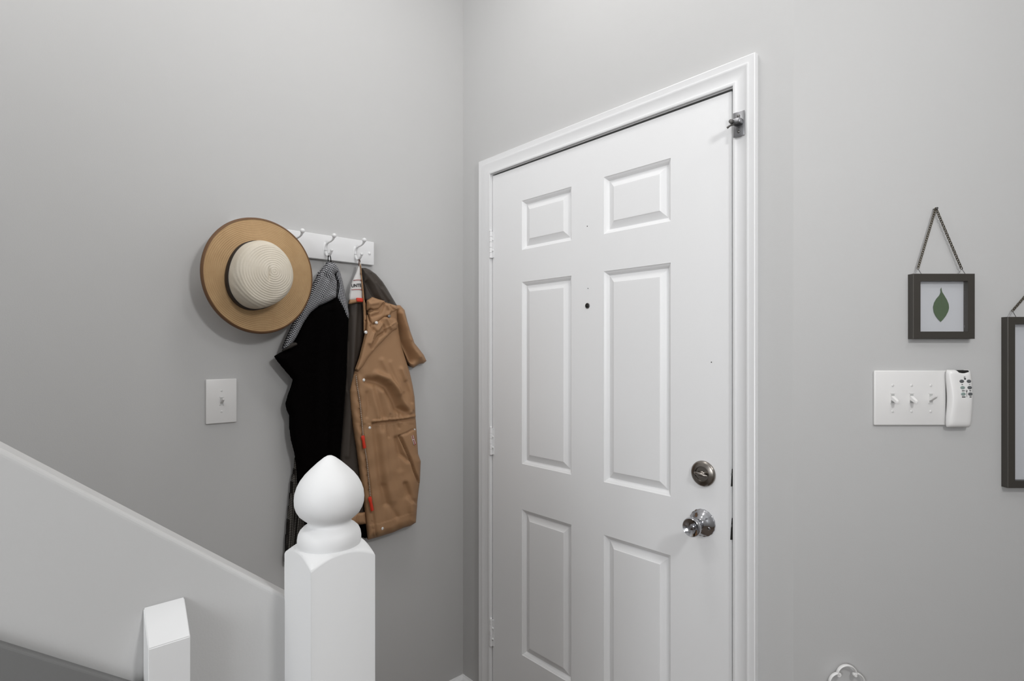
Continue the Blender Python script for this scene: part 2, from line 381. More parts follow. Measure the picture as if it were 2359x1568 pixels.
# ------------------------------------------------------------------ latch on the casing
q = onB(1702, 286, .013)
lt = thing('door_latch', 'small grey metal flip latch screwed to the upper right door casing', 'latch', q)
z0, z1 = onB(1702, 315, .014).z, onB(1702, 258, .014).z
x0, x1 = onB(1690, 286, .014).x, onB(1716, 286, .014).x
bm = bmesh.new(); box(bm, (x0, -.0175, z0), (x1, -.0150, z1), .0011); obj('plate', bm, M['steel'], lt, smooth=True)
zc = (z0+z1)/2
bm = bmesh.new(); box(bm, (x0+.004, -.036, zc-.004), (x1-.002, -.0172, zc+.009), .003, 3); obj('lever', bm, M['steel'], lt, smooth=True)
bm = bmesh.new(); tube(bm, [(x0+.012, -.034, zc-.004), (x0+.001, -.036, zc-.0055), (x0-.006, -.036, zc-.009)], [.0026, .0024, .0028], 12)
lathe(bm, [(0, -.003), (.0046, -.002), (.0055, .003), (.0046, .008), (0, .009)], (x0+.006, -.036, zc+.002), (0, -1, 0), 20); obj('bolt', bm, M['iron'], lt, smooth=True)
for dz in (-.019, .019):
    bm = bmesh.new(); lathe(bm, [(.0038, 0), (.0036, .0015), (.002, .0025), (0, .0026)], ((x0+x1)/2, -.0174, zc+dz), (0, -1, 0), 16); obj('screw', bm, M['iron'], lt, smooth=True)

# ------------------------------------------------------------------ knee wall, newel and hand-rail end
KX = CAM.x-.757-.005
NX, NY = CAM.x+(-.2497*math.cos(TH)-.745*math.sin(TH)), CAM.y+(-.2497*math.sin(TH)+.745*math.cos(TH))
H = .0445
KX = NX-H+.001; KT = .062
pa, pb = onX(655, 1357, KX-KT), onX(0, 1014, KX-KT)
sl = (pb.z-pa.z)/(pb.y-pa.y)
def kz(y, d=0): return pa.z+sl*(y-pa.y)-d
ya, yb = NY+.02, -2.6
bm = bmesh.new()
prism(bm, [Vector((KX-KT, ya, 0)), Vector((KX-KT, yb, 0)), Vector((KX-KT, yb, kz(yb))), Vector((KX-KT, ya, kz(ya)))], (KT, 0, 0))
kw = obj('wall_knee', bm, M['wall'])
bv = kw.modifiers.new('bead', 'BEVEL'); bv.width = .006; bv.segments = 4; bv.limit_method = 'ANGLE'
struct(kw)
# dark grey board on the knee wall, standing in for a soft shadow
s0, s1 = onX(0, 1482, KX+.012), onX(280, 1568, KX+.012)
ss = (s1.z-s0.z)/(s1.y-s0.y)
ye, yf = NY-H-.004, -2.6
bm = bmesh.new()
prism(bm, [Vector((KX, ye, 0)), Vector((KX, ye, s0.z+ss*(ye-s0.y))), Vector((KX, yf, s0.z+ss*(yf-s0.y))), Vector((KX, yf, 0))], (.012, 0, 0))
sk = struct(obj('shade_band', bm, M['shade_board']))
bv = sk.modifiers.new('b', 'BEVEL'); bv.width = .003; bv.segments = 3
# short square end piece against the knee wall
q0, q1 = onX(329, 1395, KX), onX(425, 1376, KX)
q2, q3 = onX(343, 1496, KX+.031), onX(438, 1464, KX+.031)
yA = (q0.y+q2.y)/2; yB = (q1.y+q3.y)/2; zA = (q0.z+q1.z)/2; zB = (q2.z+q3.z)/2
bm = bmesh.new()
prism(bm, [Vector((KX+.0005, yA, 0)), Vector((KX+.0005, yA, zA)), Vector((KX+.031, yA, zB)), Vector((KX+.031, yA, 0))], (0, yB-yA, 0))
bmesh.ops.bevel(bm, geom=bm.edges[:], offset=.0009, segments=2, affect='EDGES')
hr = obj('rail_post', bm, M['newel'], smooth=True)
hr['label'] = 'short white square post with a slanted top against the stair half wall'; hr['category'] = 'post'
# newel
nw = thing('newel_post', 'white painted square newel post with a turned acorn finial, in front of the coats', 'newel post', (NX, NY, 0))
def zpx(py, dep=.745): return 1.40-(py-HZ)/F_PX*dep
zs_mid = zpx(1271, .715)
bm = bmesh.new(); N = 96
def rsq(a): return H/max(abs(math.cos(a)), abs(math.sin(a)))
def ztop(r): return zs_mid+.003-.003*min(1, (r-.036)/(H-.036))-(.0125*((r-H)/(H*.414))**1.15 if r > H else 0)
rings = []
for f in (0, .25, .5, .75, 1):
    ring = []
    for i in range(N):
        a = 2*math.pi*(i+.0)/N; R1 = rsq(a); r = .036+(R1-.0016-.036)*f
        ring.append(bm.verts.new((NX+r*math.cos(a), NY+r*math.sin(a), ztop(r))))
    rings.append(ring)
for dr, dz in ((.0004, .0012), (0, .0024), (0, None)):
    ring = []
    for i in range(N):
        a = 2*math.pi*i/N; R1 = rsq(a)-dr
        ring.append(bm.verts.new((NX+R1*math.cos(a), NY+R1*math.sin(a), (ztop(rsq(a))-dz) if dz is not None else 0)))
    rings.append(ring)
for A, B in zip(rings, rings[1:]):
    for i in range(N): j = (i+1) % N; bm.faces.new((A[i], A[j], B[j], B[i]))
bm.faces.new(rings[0]); bm.faces.new(rings[-1])
nb = obj('post', bm, M['newel'], nw, smooth=True)
fr = [(0, -.1475), (.0035, -.1482), (.008, -.1505), (.0165, -.157), (.0255, -.1650), (.0335, -.1728), (.0395, -.1805), (.0438, -.1885), (.0466, -.197), (.0475, -.2055), (.0470, -.213), (.0450, -.2195), (.0410, -.2262), (.0350, -.2315), (.0302, -.2350), (.0284, -.2382), (.0296, -.2410), (.0345, -.2440), (.0385, -.2480), (.0408, -.2530), (.0418, -.2590), (.0418, -.2640), (.0408, -.2690), (.0395, -.2730), (.036, -.282)]
bm = bmesh.new(); lathe(bm, [(r*(.965 if z > -.236 else 1), z) for r, z in fr], (NX, NY, zpx(1048)+.1475), (0, 0, 1), 64)
obj('finial', bm, M['newel'], nw, smooth='all')

# ------------------------------------------------------------------ switches
def toggle(bm, org, right, up, out, s, size=1):
    """a lever pointing out and up (s=1) or down (s=-1)"""
    a = org; b = org+out*.0155*size+up*s*.0075*size
    d = (b-a)
    for t0, t1, w0, w1, h0, h1 in ((0, 1, .0034, .0030, .0046, .0032),):
        vs = []
        for p, w_, h_ in ((a, w0, h0), (a+d*.85, w1, h1), (b, w1*.7, h1*.7)):
            vs.append([bm.verts.new(p+right*x*w_*size+up*y*h_*size) for x, y in ((-1, -1), (1, -1), (1, 1), (-1, 1))])
        for P, Q in zip(vs, vs[1:]):
            for i in range(4): bm.faces.new((P[i], P[(i+1) % 4], Q[(i+1) % 4], Q[i]))
        bm.faces.new(vs[0]); bm.faces.new(vs[-1])
    bmesh.ops.bevel(bm, geom=bm.edges[:], offset=.0006, segments=2, affect='EDGES')
def switch(par, org, right, up, out, s, mt):
    bm = bmesh.new()
    def fr(u, v, w_): return org+right*u+up*v+out*w_
    # slot frame
    for u0, u1, v0, v1 in ((-.0052, -.0040, -.0122, .0122), (.0040, .0052, -.0122, .0122), (-.0052, .0052, -.0122, -.0108), (-.0052, .0052, .0108, .0122)):
        box(bm, (u0, v0, -.0005), (u1, v1, .0009), mtx=lambda c: fr(c.x, c.y, c.z))
    sf = obj('toggle_switch', bm, M['plastic'], par)
    bm = bmesh.new(); box(bm, (-.0041, -.0109, -.001), (.0041, .0109, .0002), mtx=lambda c: fr(c.x, c.y, c.z)); obj('slot', bm, M['shadowplastic'], sf)
    bm = bmesh.new(); toggle(bm, fr(0, -.001*s, 0), right, up, out, s, 1.12); obj('lever', bm, M['plastic'], sf, smooth=True)
    for dv_ in (-.030, .030):
        bm = bmesh.new(); lathe(bm, [(.0031, 0), (.0029, .0009), (.0018, .0014), (0, .0015)], fr(0, dv_, -.0001), out, 16)
        so = obj('screw', bm, M['plastic'], par, smooth=True)
        bm = bmesh.new(); box(bm, (-.0004, -.0026, .0011), (.0004, .0026, .0016), mtx=lambda c: fr(c.x, c.y+dv_, c.z)); obj('screw_slot', bm, M['shadowplastic'], so)
# left wall single
a = onA(473.5, 923, .003).y; b_ = onA(545, 923, .003).y
zt = (onA(472, 875).z+onA(543, 870).z)/2; zb = (onA(475, 978).z+onA(547, 970).z)/2
lw = thing('light_switch', 'white single-toggle light switch plate on the left wall under the hat', 'light switch', (0, (a+b_)/2, zb))
bm = bmesh.new(); box(bm, (0, a, zb), (.0065, b_, zt), .0028, 3); obj('wall_plate', bm, M['plastic'], lw, smooth=True)
switch(lw, Vector((.0065, (a+b_)/2, (zb+zt)/2)), Vector((0, 1, 0)), Vector((0, 0, 1)), Vector((1, 0, 0)), 1, None)
# right wall triple
u0, zt = cxy(2014, 853, .005); u1, zb = cxy(2184, 979.5, .005)
tw = thing('light_switch', 'wide white three-toggle switch plate on the right wall', 'light switch', c2w((u0+u1)/2, zb, 0))
bm = bmesh.new(); cbox(bm, u0, u1, zb, zt, 0, .0065, .0030, 3); obj('wall_plate', bm, M['plastic'], tw, smooth=True)
for px, s in ((2056.5, -1), (2100, -1), (2144.5, 1)):
    u, v = cxy(px, 917.5, .0065); switch(tw, c2w(u, v, .0065), RW, Vector((0, 0, 1)), -FW, s, None)

# ------------------------------------------------------------------ fan remote in its cradle
rm = thing('remote_control', 'white fan remote with grey buttons in a wall cradle beside the switches', 'remote control', onC(2214, 985))
u0, zt = cxy(2186.5, 851.5, .02); u1, zb = cxy(2244, 985, .02)
bm = bmesh.new(); cbox(bm, u0+.003, u1-.008, zb+.008, zt-.004, 0, .010, .002); obj('cradle', bm, M['black'], rm, smooth=True)
bm = bmesh.new(); nu, nv = 28, 56; G = []
uc, hw, zc, hh = (u0+u1)/2, (u1-u0)/2, (zb+zt)/2, (zt-zb)/2
def side(t):      # slight waist: body sways at mid-height
    return .0016*math.cos(t*math.pi)-.0002
for j in range(nv+1):
    t = -1+2*j/nv; row = []
    v = math.copysign(abs(math.sin(t*math.pi/2))**1.0, t)
    edge = min(1, (max(0, 1-abs(v)**9))**(1/3.2)) if abs(v) < 1 else 0
    for i in range(nu+1):
        s = math.sin((-1+2*i/nu)*math.pi/2)
        x = s*(hw-.001)*(.80+.20*edge)
        dz = max(0, 1-abs(s)**5)**.5
        ed = max(0, 1-abs(v)**14)**.5
        e = .010+(.0135+.0022*math.cos(v*math.pi))*dz*ed
        notch = 0
        if v > .80 and -.25 < s < .62: notch = .0052*math.cos((s-.18)/.435*math.pi/2)**.8*max(0, (v-.80)/.2)
        row.append(bm.verts.new(c2w(uc+x+side(v)*(1 if s < 0 else .3), zc+v*hh-notch, e)))
    G.append(row)
for j in range(nv):
    for i in range(nu): bm.faces.new((G[j][i], G[j][i+1], G[j+1][i+1], G[j+1][i]))
bd = [G[0][i] for i in range(nu+1)]+[G[j][nu] for j in range(1, nv+1)]+[G[nv][i] for i in range(nu-1, -1, -1)]+[G[j][0] for j in range(nv-1, 0, -1)]
bm.faces.new(bd)
body = obj('body', bm, M['plastic'], rm, smooth='all')
bm = bmesh.new()
u, v = cxy(2219, 856, .018); cbox(bm, u-.012, u+.013, v-.006, v+.0035, .006, .019, .002); obj('cradle_back', bm, M['black'], rm)
def rsurf(px, py):
    u, v = cxy(px, py, .024); s = max(-.99, min(.99, (u-uc)/(hw-.001))); vv = (v-zc)/hh
    return u, v, .010+(.0135+.0022*math.cos(vv*math.pi))*max(0, 1-abs(s)**5)**.5
for px, py, m_ in ((2216.5, 878, 'gkey'), (2233, 878, 'gkey'), (2217.3, 892.6, 'tkey'), (2233.6, 892.6, 'gkey'), (2217.8, 907.2, 'tkey'), (2234, 907.2, 'gkey')):
    u, v, e = rsurf(px, py); bm = bmesh.new()
    lathe(bm, [(.0052, -.001), (.0052, .0004), (.0044, .0011), (0, .0013)], (0, 0, 0), (0, 0, 1), 24)
    for q in bm.verts: q.co = c2w(u+q.co.x, v+q.co.y*.74, e+q.co.z)
    obj('button', bm, M[m_], rm, smooth=True)
bm = bmesh.new()
for px, py, w_, h_ in ((2217, 885.4, 3.2, 1.6), (2234, 885.4, 2.4, 1.2), (2218.3, 899.8, 6.5, 1.8), (2234.3, 899.8, 4, 2), (2218.5, 914, 8, 2), (2234.5, 914, 4.5, 2), (2224.5, 872.5, 4, 3), (2226, 907, .6, 14)):
    u, v, e = rsurf(px, py); cbox(bm, u-w_*.0005, u+w_*.0005, v-h_*.0005, v+h_*.0005, e-.001, e+.0003)
for px, py, r in ((2223.8, 868.8, .0014), (2226, 899.8, .0018)):
    u, v, e = rsurf(px, py); tube(bm, [c2w(u+r*math.cos(a), v+r*math.sin(a), e+.0002) for a in np.linspace(0, 2*math.pi, 14)[:-1]], .0004, 5, closed=True)
obj('button_marks', bm, M['ink'], rm)

# ------------------------------------------------------------------ glass picture frames on chains
def picture(label, x0, y0, x1, y1, bar, dep, nail, rings, leafpts=None, glass_e=.006):
    p = thing('picture_frame', label, 'picture frame', onC((x0+x1)/2, y1))
    u0, zt = cxy(x0, y0, dep); u1, zb = cxy(x1, y1, dep)
    bm = bmesh.new()
    o_ = [(u0, zb), (u1, zb), (u1, zt), (u0, zt)]; i_ = [(u0+bar, zb+bar), (u1-bar, zb+bar), (u1-bar, zt-bar), (u0+bar, zt-bar)]
    rr = [[bm.verts.new(c2w(a, b, e)) for a, b in q] for q, e in ((o_, 0), (o_, dep-.001), ([(a+(.001 if k in (0, 3) else -.001), b+(.001 if k < 2 else -.001)) for k, (a, b) in enumerate(o_)], dep), (i_, dep), (i_, 0))]
    for A, B in zip(rr, rr[1:]+[rr[0]]):
        for i in range(4): j = (i+1) % 4; bm.faces.new((A[i], A[j], B[j], B[i]))
    obj('frame', bm, M['frame'], p)
    bm = bmesh.new(); cbox(bm, u0+bar+.0002, u1-bar-.0002, zb+bar+.0002, zt-bar-.0002, glass_e-.003, glass_e-.001); obj('backing', bm, M['backing'], p)
    bm = bmesh.new(); cbox(bm, u0+bar+.0002, u1-bar-.0002, zb+bar+.0002, zt-bar-.0002, glass_e+.0015, glass_e+.003); obj('glass', bm, M['glass'], p)
    if leafpts:
        bm = bmesh.new(); L_ = [cxy(*q, glass_e) for q in leafpts]
        m0 = cxy(2168, 662, glass_e); m1 = cxy(2167.5, 742, glass_e); 
        pts = [c2w(a, b, glass_e-.0002) for a, b in L_]; prism(bm, pts, -FW*.0008)
        lf = obj('pressed_leaf', bm, M['leaf'], p)
        bm = bmesh.new()
        tube(bm, [c2w(*cxy(q[0], q[1], glass_e), glass_e+.0008) for q in ((2168, 662), (2168.5, 680), (2168, 710), (2167, 738))], .0003, 6)
        obj('leaf_vein', bm, mat('leaf_vein_green', (.11, .16, .08), .5), lf)
    nu_, nz_ = cxy(*nail, .012)
    for k, (rx, ry) in enumerate(rings):
        ru, rz = cxy(rx, ry, dep*.6)
        bm = bmesh.new(); ez = dep*.55
        tube(bm, [c2w(ru-.009, zt-.001, ez), c2w(ru, rz, ez), c2w(ru+.0005, rz, ez), c2w(ru+.009, zt-.001, ez)], .0006, 6); obj('hanger_wire', bm, M['steel'], p)
        bm = bmesh.new(); a = Vector(c2w(ru, rz, ez)); b = Vector(c2w(nu_, nz_, .008)); n = max(6, int((b-a).length/.0052))
        d = (b-a).normalized(); s = d.cross(-FW).normalized()
        for i in range(n):
            c = a+(b-a)*((i+.5)/n); w_ = s if i % 2 else (s*.35-FW*.93).normalized()
            tube(bm, [c+d*.0038*math.cos(t)+w_*.0022*math.sin(t) for t in np.linspace(0, 2*math.pi, 11)[:-1]], .00085, 5, closed=True)
        obj('chain', bm, M['chain'], p, smooth='all')
    bm = bmesh.new(); lathe(bm, [(0, 0), (.0012, 0), (.0012, .011), (.0026, .0112), (.0024, .0125), (0, .013)], c2w(nu_, nz_-.001, 0), -FW, 12); obj('nail', bm, M['iron'], p, smooth=True)
    return p
leaf = [(2168, 663), (2170, 672), (2175, 680), (2181, 690), (2185, 700), (2186, 709), (2184, 717), (2179, 727), (2172, 736), (2167, 741), (2161, 735), (2155, 727), (2151, 718), (2149.5, 707), (2152, 697), (2157, 688), (2164, 680), (2167, 673), (2166.5, 667)]
picture('small square dark frame holding one pressed green leaf, hung on a chain', 2104, 630, 2246.5, 780, .0165, .017, (2159, 478), ((2115, 619), (2216, 619)), leaf)
picture('tall dark picture frame hung on a chain at the right edge of the photo', 2322, 729.5, 2620, 1124, .0165, .017, (2471, 560), ((2333, 716), (2609, 716)))

# ------------------------------------------------------------------ white scroll ornament low on the right wall
so = thing('scroll_ornament', 'white metal scrollwork ornament low on the right wall', 'wall ornament', onC(1950, 1600))
cu, cv = cxy(1950, 1571, .01)
for k in range(4):
    bm = bmesh.new(); a0 = math.pi/2-k*math.pi/2; pts = []
    R0 = .0225; off = .0185
    # C-scroll with both ends curling in
    arc = []
    for t in np.linspace(-1.40, 1.40, 24):
        arc.append((R0*math.sin(t)*.98, off+R0*math.cos(t)*.95-(.004 if abs(t) > 1.6 else 0)))
    lft = [(arc[0][0]+dx, arc[0][1]+dy) for dx, dy in ((.0012, -.0038), (.0042, -.0056), (.0068, -.0040), (.0062, -.0012), (.0042, -.0008))]
    rgt = [(arc[-1][0]-dx, arc[-1][1]+dy) for dx, dy in ((.0012, -.0038), (.0042, -.0056), (.0068, -.0040), (.0062, -.0012), (.0042, -.0008))]
    path = lft[::-1]+arc+rgt
    ca, sa = math.cos(a0-math.pi/2), math.sin(a0-math.pi/2)
    P = [c2w(cu+x*ca-y*sa, cv+x*sa+y*ca, .011) for x, y in path]
    tube(bm, smooth_path(P, 3), (.0046, .0019), 10, flat=-FW)
    obj('scroll', bm, M['plastic'], so, smooth='all')
# ------------------------------------------------------------------ coat rack
BE = .018
yR = onA(862, 580, BE).y; yL = yR-.455
zT = (onA(862, 557.5, BE).z); zB = (onA(862, 611, BE).z)
rk = thing('coat_rack', 'white wall-mounted coat rack board with a row of double hooks', 'coat rack', (0, (yL+yR)/2, zB))
bm = bmesh.new(); box(bm, (0, yL, zB), (BE, yR, zT), .0022, 3); obj('board', bm, M['white'], rk, smooth=True)
for y in (yR-.018, yL+.018):
    bm = bmesh.new(); lathe(bm, [(.0052, 0), (.005, .0015), (.003, .003), (0, .0035)], (BE, y, (zT+zB)/2-.001), (1, 0, 0), 20); obj('screw_cover', bm, M['white'], rk, smooth=True)
hy = [onA(840, 546, .085).y, onA(770.5, 543, .085).y, onA(697.5, 524, .085).y]
hy.append(2*hy[2]-hy[1])
zc = (zT+zB)/2
HOOKS = []
for y in hy:
    bm = bmesh.new()
    up = [(BE+.004, zc-.012), (BE+.006, zc+.002), (BE+.013, zc+.010), (BE+.026, zc+.0125), (BE+.042, zc+.0135), (BE+.056, zc+.0175), (BE+.063, zc+.024)]
    P = smooth_path([Vector((x, y, z)) for x, z in up], 5); n = len(P)
    tube(bm, P, [(.0048-.0022*math.sin(min(1, i/(n*.75))*math.pi/2)+(.0022*max(0, (i/n-.75)*4)), .0055-.0027*math.sin(min(1, i/(n*.75))*math.pi/2)+(.0016*max(0, (i/n-.75)*4))) for i in range(n)], 12)
    bmesh.ops.create_uvsphere(bm, u_segments=18, v_segments=12, radius=.0073, matrix=Matrix.Translation((BE+.065, y, zc+.028)))
    lo = [(BE+.004, zc+.002), (BE+.005, zc-.014), (BE+.011, zc-.026), (BE+.022, zc-.0305), (BE+.034, zc-.028), (BE+.042, zc-.0225), (BE+.046, zc-.018)]
    P = smooth_path([Vector((x, y, z)) for x, z in lo], 5)
    tube(bm, P, .0038, 12)
    bmesh.ops.create_uvsphere(bm, u_segments=14, v_segments=10, radius=.0052, matrix=Matrix.Translation((BE+.047, y, zc-.016)))
    # oval back plate
    R = lathe(bm, [(0, .0035), (.006, .0032), (.0105, .0018), (.0118, 0)], (0, 0, 0), (0, 0, 1), 28)
    for v in {v for r in R for v in r}:
        c = v.co.copy(); v.co = Vector((BE+c.z, y+c.x*.7, zc+c.y*1.9-.006))
    obj('hook', bm, M['white'], rk, smooth='all'); HOOKS.append(Vector((BE+.030, y, zc-.030)))

# ------------------------------------------------------------------ straw hat
hx = .104
hc = onA(602, 634, hx)
HYS, HCY, HCZ = .915, .90, 1.09
ht = thing('straw_hat', 'wide-brimmed tan straw hat with cream crown hanging on the left end of the coat rack', 'hat', hc)
RB = .161
def brim_e(r, a):
    t = (r-.085)/(RB-.085)
    return -.004+.012*(1-t)**2-.006*max(0, t-.6)+.0035*math.sin(2*a+.6)*t+.002*math.sin(3*a)*t
def prof_pts(): return
def mk(prof, f, seg=96, name='x', m_=None, par=None, org=None):
    bm = bmesh.new(); rings = []
    for r, h in prof:
        ring = []
        for i in range(seg):
            a = 2*math.pi*i/seg; rr, hh, dy, dz = f(r, h, a)
            t_ = max(0, min(1, (rr-.09)/.07)); ring.append(bm.verts.new((hh, rr*math.cos(a)*(HCY+(HYS-HCY)*t_)+dy, rr*math.sin(a)*(HCZ+(1-HCZ)*t_)+dz)))
        rings.append(ring)
    for A, B in zip(rings, rings[1:]):
        for i in range(seg): j = (i+1) % seg; bm.faces.new((A[i], A[j], B[j], B[i]))
    for R in (rings[0], rings[-1]):
        if (R[0].co-R[seg//2].co).length < .02: bm.faces.new(R)
    me = bpy.data.meshes.new(name); bmesh.ops.recalc_face_normals(bm, faces=bm.faces[:]); bm.to_mesh(me); bm.free()
    me.materials.append(m_); me.polygons.foreach_set('use_smooth', [True]*len(me.polygons))
    o = bpy.data.objects.new(name, me); C.objects.link(o); o.parent = par
    return o
T_ = Matrix.Rotation(math.radians(3), 3, 'Z')
rs = list(np.linspace(.080, RB, 34))
prof = [(r, 0) for r in rs]+[(r, -.003) for r in rs[::-1]]+[(rs[0], 0)]
mk(prof, lambda r, h, a: (r*(1+.004*math.cos(2*a+1)), brim_e(r, a)+h, 0, 0), 128, 'brim', M['straw'], ht)
eb = [(RB-.001, .0012), (RB+.0015, .0008), (RB+.0045, -.004), (RB+.0055, -.009), (RB+.003, -.010), (RB-.001, -.004), (RB-.001, .0012)]
mk(eb, lambda r, h, a: (r*(1+.004*math.cos(2*a+1)), brim_e(min(r, RB), a)+h, 0, 0), 128, 'brim_edging', M['binding'], ht)
def crown(r, h, a):
    k = 1+.035*math.cos(2*a-1.2)*min(1, r/.05)+.03*math.cos(3*a+.5)*min(1, r/.05)
    pinch = -.006*math.exp(-((r*math.cos(a))/.0035)**2)*math.exp(-((r*math.sin(a)+.002)/.016)**2) if h > .08 else 0
    return r*k, h+pinch, -.017+.004*h/.1, -.005
cp = [(.087, .004), (.0875, .012), (.0870, .030), (.0865, .045), (.0855, .058), (.083, .070), (.078, .081), (.070, .0905)]
cp += [(r, .0905+.0155*(1-(r/.070)**1.5)) for r in np.linspace(.068, .001, 40)]
mk(cp, crown, 128, 'crown', M['cream'], ht)
mk([(.0885, .002), (.0900, .006), (.0893, .028), (.0885, .029), (.086, .027)], crown, 128, 'hat_band', M['band'], ht)

# ------------------------------------------------------------------ cloth
def inside(P, x, y):
    n = len(P); c = np.zeros(x.shape, bool); j = n-1
    for i in range(n):
        xi, yi = P[i]; xj, yj = P[j]
        if yi != yj: c ^= ((yi > y) != (yj > y)) & (x < (xj-xi)*(y-yi)/(yj-yi)+xi)
        j = i
    return c
def segdist(x, y, a, b):
    ax, ay = a; bx, by = b; dx, dy = bx-ax, by-ay; L = dx*dx+dy*dy+1e-9
    t = np.clip(((x-ax)*dx+(y-ay)*dy)/L, 0, 1); qx, qy = ax+t*dx, ay+t*dy
    return np.hypot(x-qx, y-qy), qx, qy
def polydist(x, y, pts):
    best = np.full(x.shape, 1e9)
    for a, b in zip(pts, pts[1:]): best = np.minimum(best, segdist(x, y, a, b)[0])
    return best
def folds(x, y, spec):
    e = np.zeros(x.shape)
    for pts, wd, am in spec: e += am*1.7*np.exp(-(polydist(x, y, pts)/wd)**2)
    return e
def cloth(name, P, e_mid, back, m_, parent, thick=.02, rnd=14, rim=.002, spec=(), extra=None, step=3, label=None, uvrot=0, uvwarp=None):
    """panel of cloth: outline P traced on the wall plane, front surface at `back`+thickness with folds, rounded towards its rim, flat back at x=`back`"""
    P = [tuple(p) for p in P]; xs = [p[0] for p in P]; ys = [p[1] for p in P]
    X = np.arange(min(xs)-step, max(xs)+2*step, step); Y = np.arange(min(ys)-step, max(ys)+2*step, step)
    gx, gy = np.meshgrid(X, Y); gx = gx.astype(float); gy = gy.astype(float)
    cc = inside(P, (gx[:-1, :-1]+gx[1:, 1:])/2, (gy[:-1, :-1]+gy[1:, 1:])/2)
    use = np.zeros(gx.shape, bool); full = np.zeros(gx.shape, int)
    for a in (0, 1):
        for b in (0, 1):
            s = (slice(a, gx.shape[0]-1+a), slice(b, gx.shape[1]-1+b)); use[s] |= cc; full[s] += cc
    edge = use & (full < 4)
    bx, by, bd = gx.copy(), gy.copy(), np.full(gx.shape, 1e9)
    for a, b in zip(P, P[1:]+P[:1]):
        d, qx, qy = segdist(gx, gy, a, b); m2 = d < bd; bd = np.where(m2, d, bd); bx = np.where(m2, qx, bx); by = np.where(m2, qy, by)
    for a in P:
        d = np.hypot(gx-a[0], gy-a[1]); d = np.where(edge, d, 1e9); k = np.unravel_index(np.argmin(d), d.shape)
        if d[k] < step*1.3: bx[k], by[k] = a
    gx = np.where(edge, bx, gx); gy = np.where(edge, by, gy)
    dist = np.where(edge, 0, bd)
    prof = np.sqrt(np.clip(1-(1-np.clip(dist/rnd, 0, 1))**2, 0, 1))
    fr = back+rim+(thick-rim)*prof
    fd = folds(gx, gy, spec)
    if extra is not None: fd = fd+extra(gx, gy)
    fr = np.maximum(fr+fd*np.clip(dist/6+.15, 0, 1), back+.0008)
    bm = bmesh.new(); uvl = bm.loops.layers.uv.new('cloth'); VF, VB = {}, {}; uvs = {}
    for i in range(gx.shape[0]):
        for j in range(gx.shape[1]):
            if use[i, j]:
                p = onA(gx[i, j], gy[i, j], back+rim+(thick-rim)*prof[i, j])
                VF[i, j] = bm.verts.new((fr[i, j], p.y, p.z)); VB[i, j] = bm.verts.new((back, p.y, p.z))
                a, b = p.y, p.z
                if uvwarp: a, b = uvwarp(a, b, gx[i, j], gy[i, j])
                ca, sa = math.cos(uvrot), math.sin(uvrot)
                uvs[VF[i, j]] = uvs[VB[i, j]] = (a*ca-b*sa, a*sa+b*ca)
    for i in range(cc.shape[0]):
        for j in range(cc.shape[1]):
            if cc[i, j]:
                q = ((i, j), (i, j+1), (i+1, j+1), (i+1, j))
                try: bm.faces.new([VF[k] for k in q]); bm.faces.new([VB[k] for k in q[::-1]])
                except ValueError: pass
    for (i0, j0, i1, j1, ci, cj) in [t for i in range(cc.shape[0]) for j in range(cc.shape[1]) if cc[i, j] for t in ((i, j, i, j+1, i-1, j), (i, j+1, i+1, j+1, i, j+1), (i+1, j+1, i+1, j, i+1, j), (i+1, j, i, j, i, j-1))]:
        if not (0 <= ci < cc.shape[0] and 0 <= cj < cc.shape[1] and cc[ci, cj]):
            try: bm.faces.new((VF[i0, j0], VF[i1, j1], VB[i1, j1], VB[i0, j0]))
            except ValueError: pass
    for f in bm.faces:
        for l in f.loops: l[uvl].uv = uvs.get(l.vert, (0, 0))
    o = obj(name, bm, m_, parent, smooth='all', label=label)
    o['_e'] = 0; del o['_e']
    return o

# ---- black coat
bc = thing('coat', 'black wool coat with black and white checked collar hanging beside the straw hat', 'coat', (.05, hy[1], 0.55))
bm = bmesh.new(); hk = HOOKS[1]
lp = [Vector((hk.x-.002+.004*k, hk.y+dy, hk.z+dz)) for k, (dy, dz) in enumerate(((-.003, -.046), (-.0045, -.02), (-.003, -.002), (0, .0065), (.003, -.002), (.0055, -.02), (.006, -.046)))]
lp = [Vector((hk.x, p.y, p.z)) for p in lp]
tube(bm, smooth_path(lp, 5), (.0022, .0012), 8, flat=(1, 0, 0)); obj('hanging_loop', bm, M['blackwool'], bc, smooth='all')
cloth('collar', [(755, 600), (748, 612), (738, 622), (731, 628), (730, 637), (737, 640), (750, 625), (762, 612)], .05, .036, M['check'], bc, .012, 6, uvrot=.2)
cloth('collar', [(757, 602), (762, 605), (768, 604), (774, 609), (779, 617), (780, 624), (771, 631), (774, 642), (777, 650), (776, 668), (775, 684), (760, 694), (735, 705), (715, 722), (700, 745), (685, 775), (668, 800), (655, 806), (651, 803), (658, 785), (668, 762), (678, 740), (690, 716), (703, 688), (718, 660), (733, 634), (746, 616)], .075, .050, M['check'], bc, .028, 12,
      spec=(([(752, 612), (725, 665), (695, 720)], 8, .004), ([(745, 630), (765, 650), (768, 670)], 5, -.004), ([(768, 612), (760, 640), (745, 680)], 4, .003)), uvrot=-.45, uvwarp=lambda a, b, x, y: (a+.00003*(y-650)*(x-740)/40, b), step=2)
cloth('collar', [(779, 619), (783, 624), (790, 650), (796, 680), (801, 703), (804, 722), (804, 734), (797, 730), (788, 708), (777, 688), (777, 668), (779, 650), (774, 640), (773, 630)], .07, .040, M['check'], bc, .022, 6, uvrot=.15, step=2)
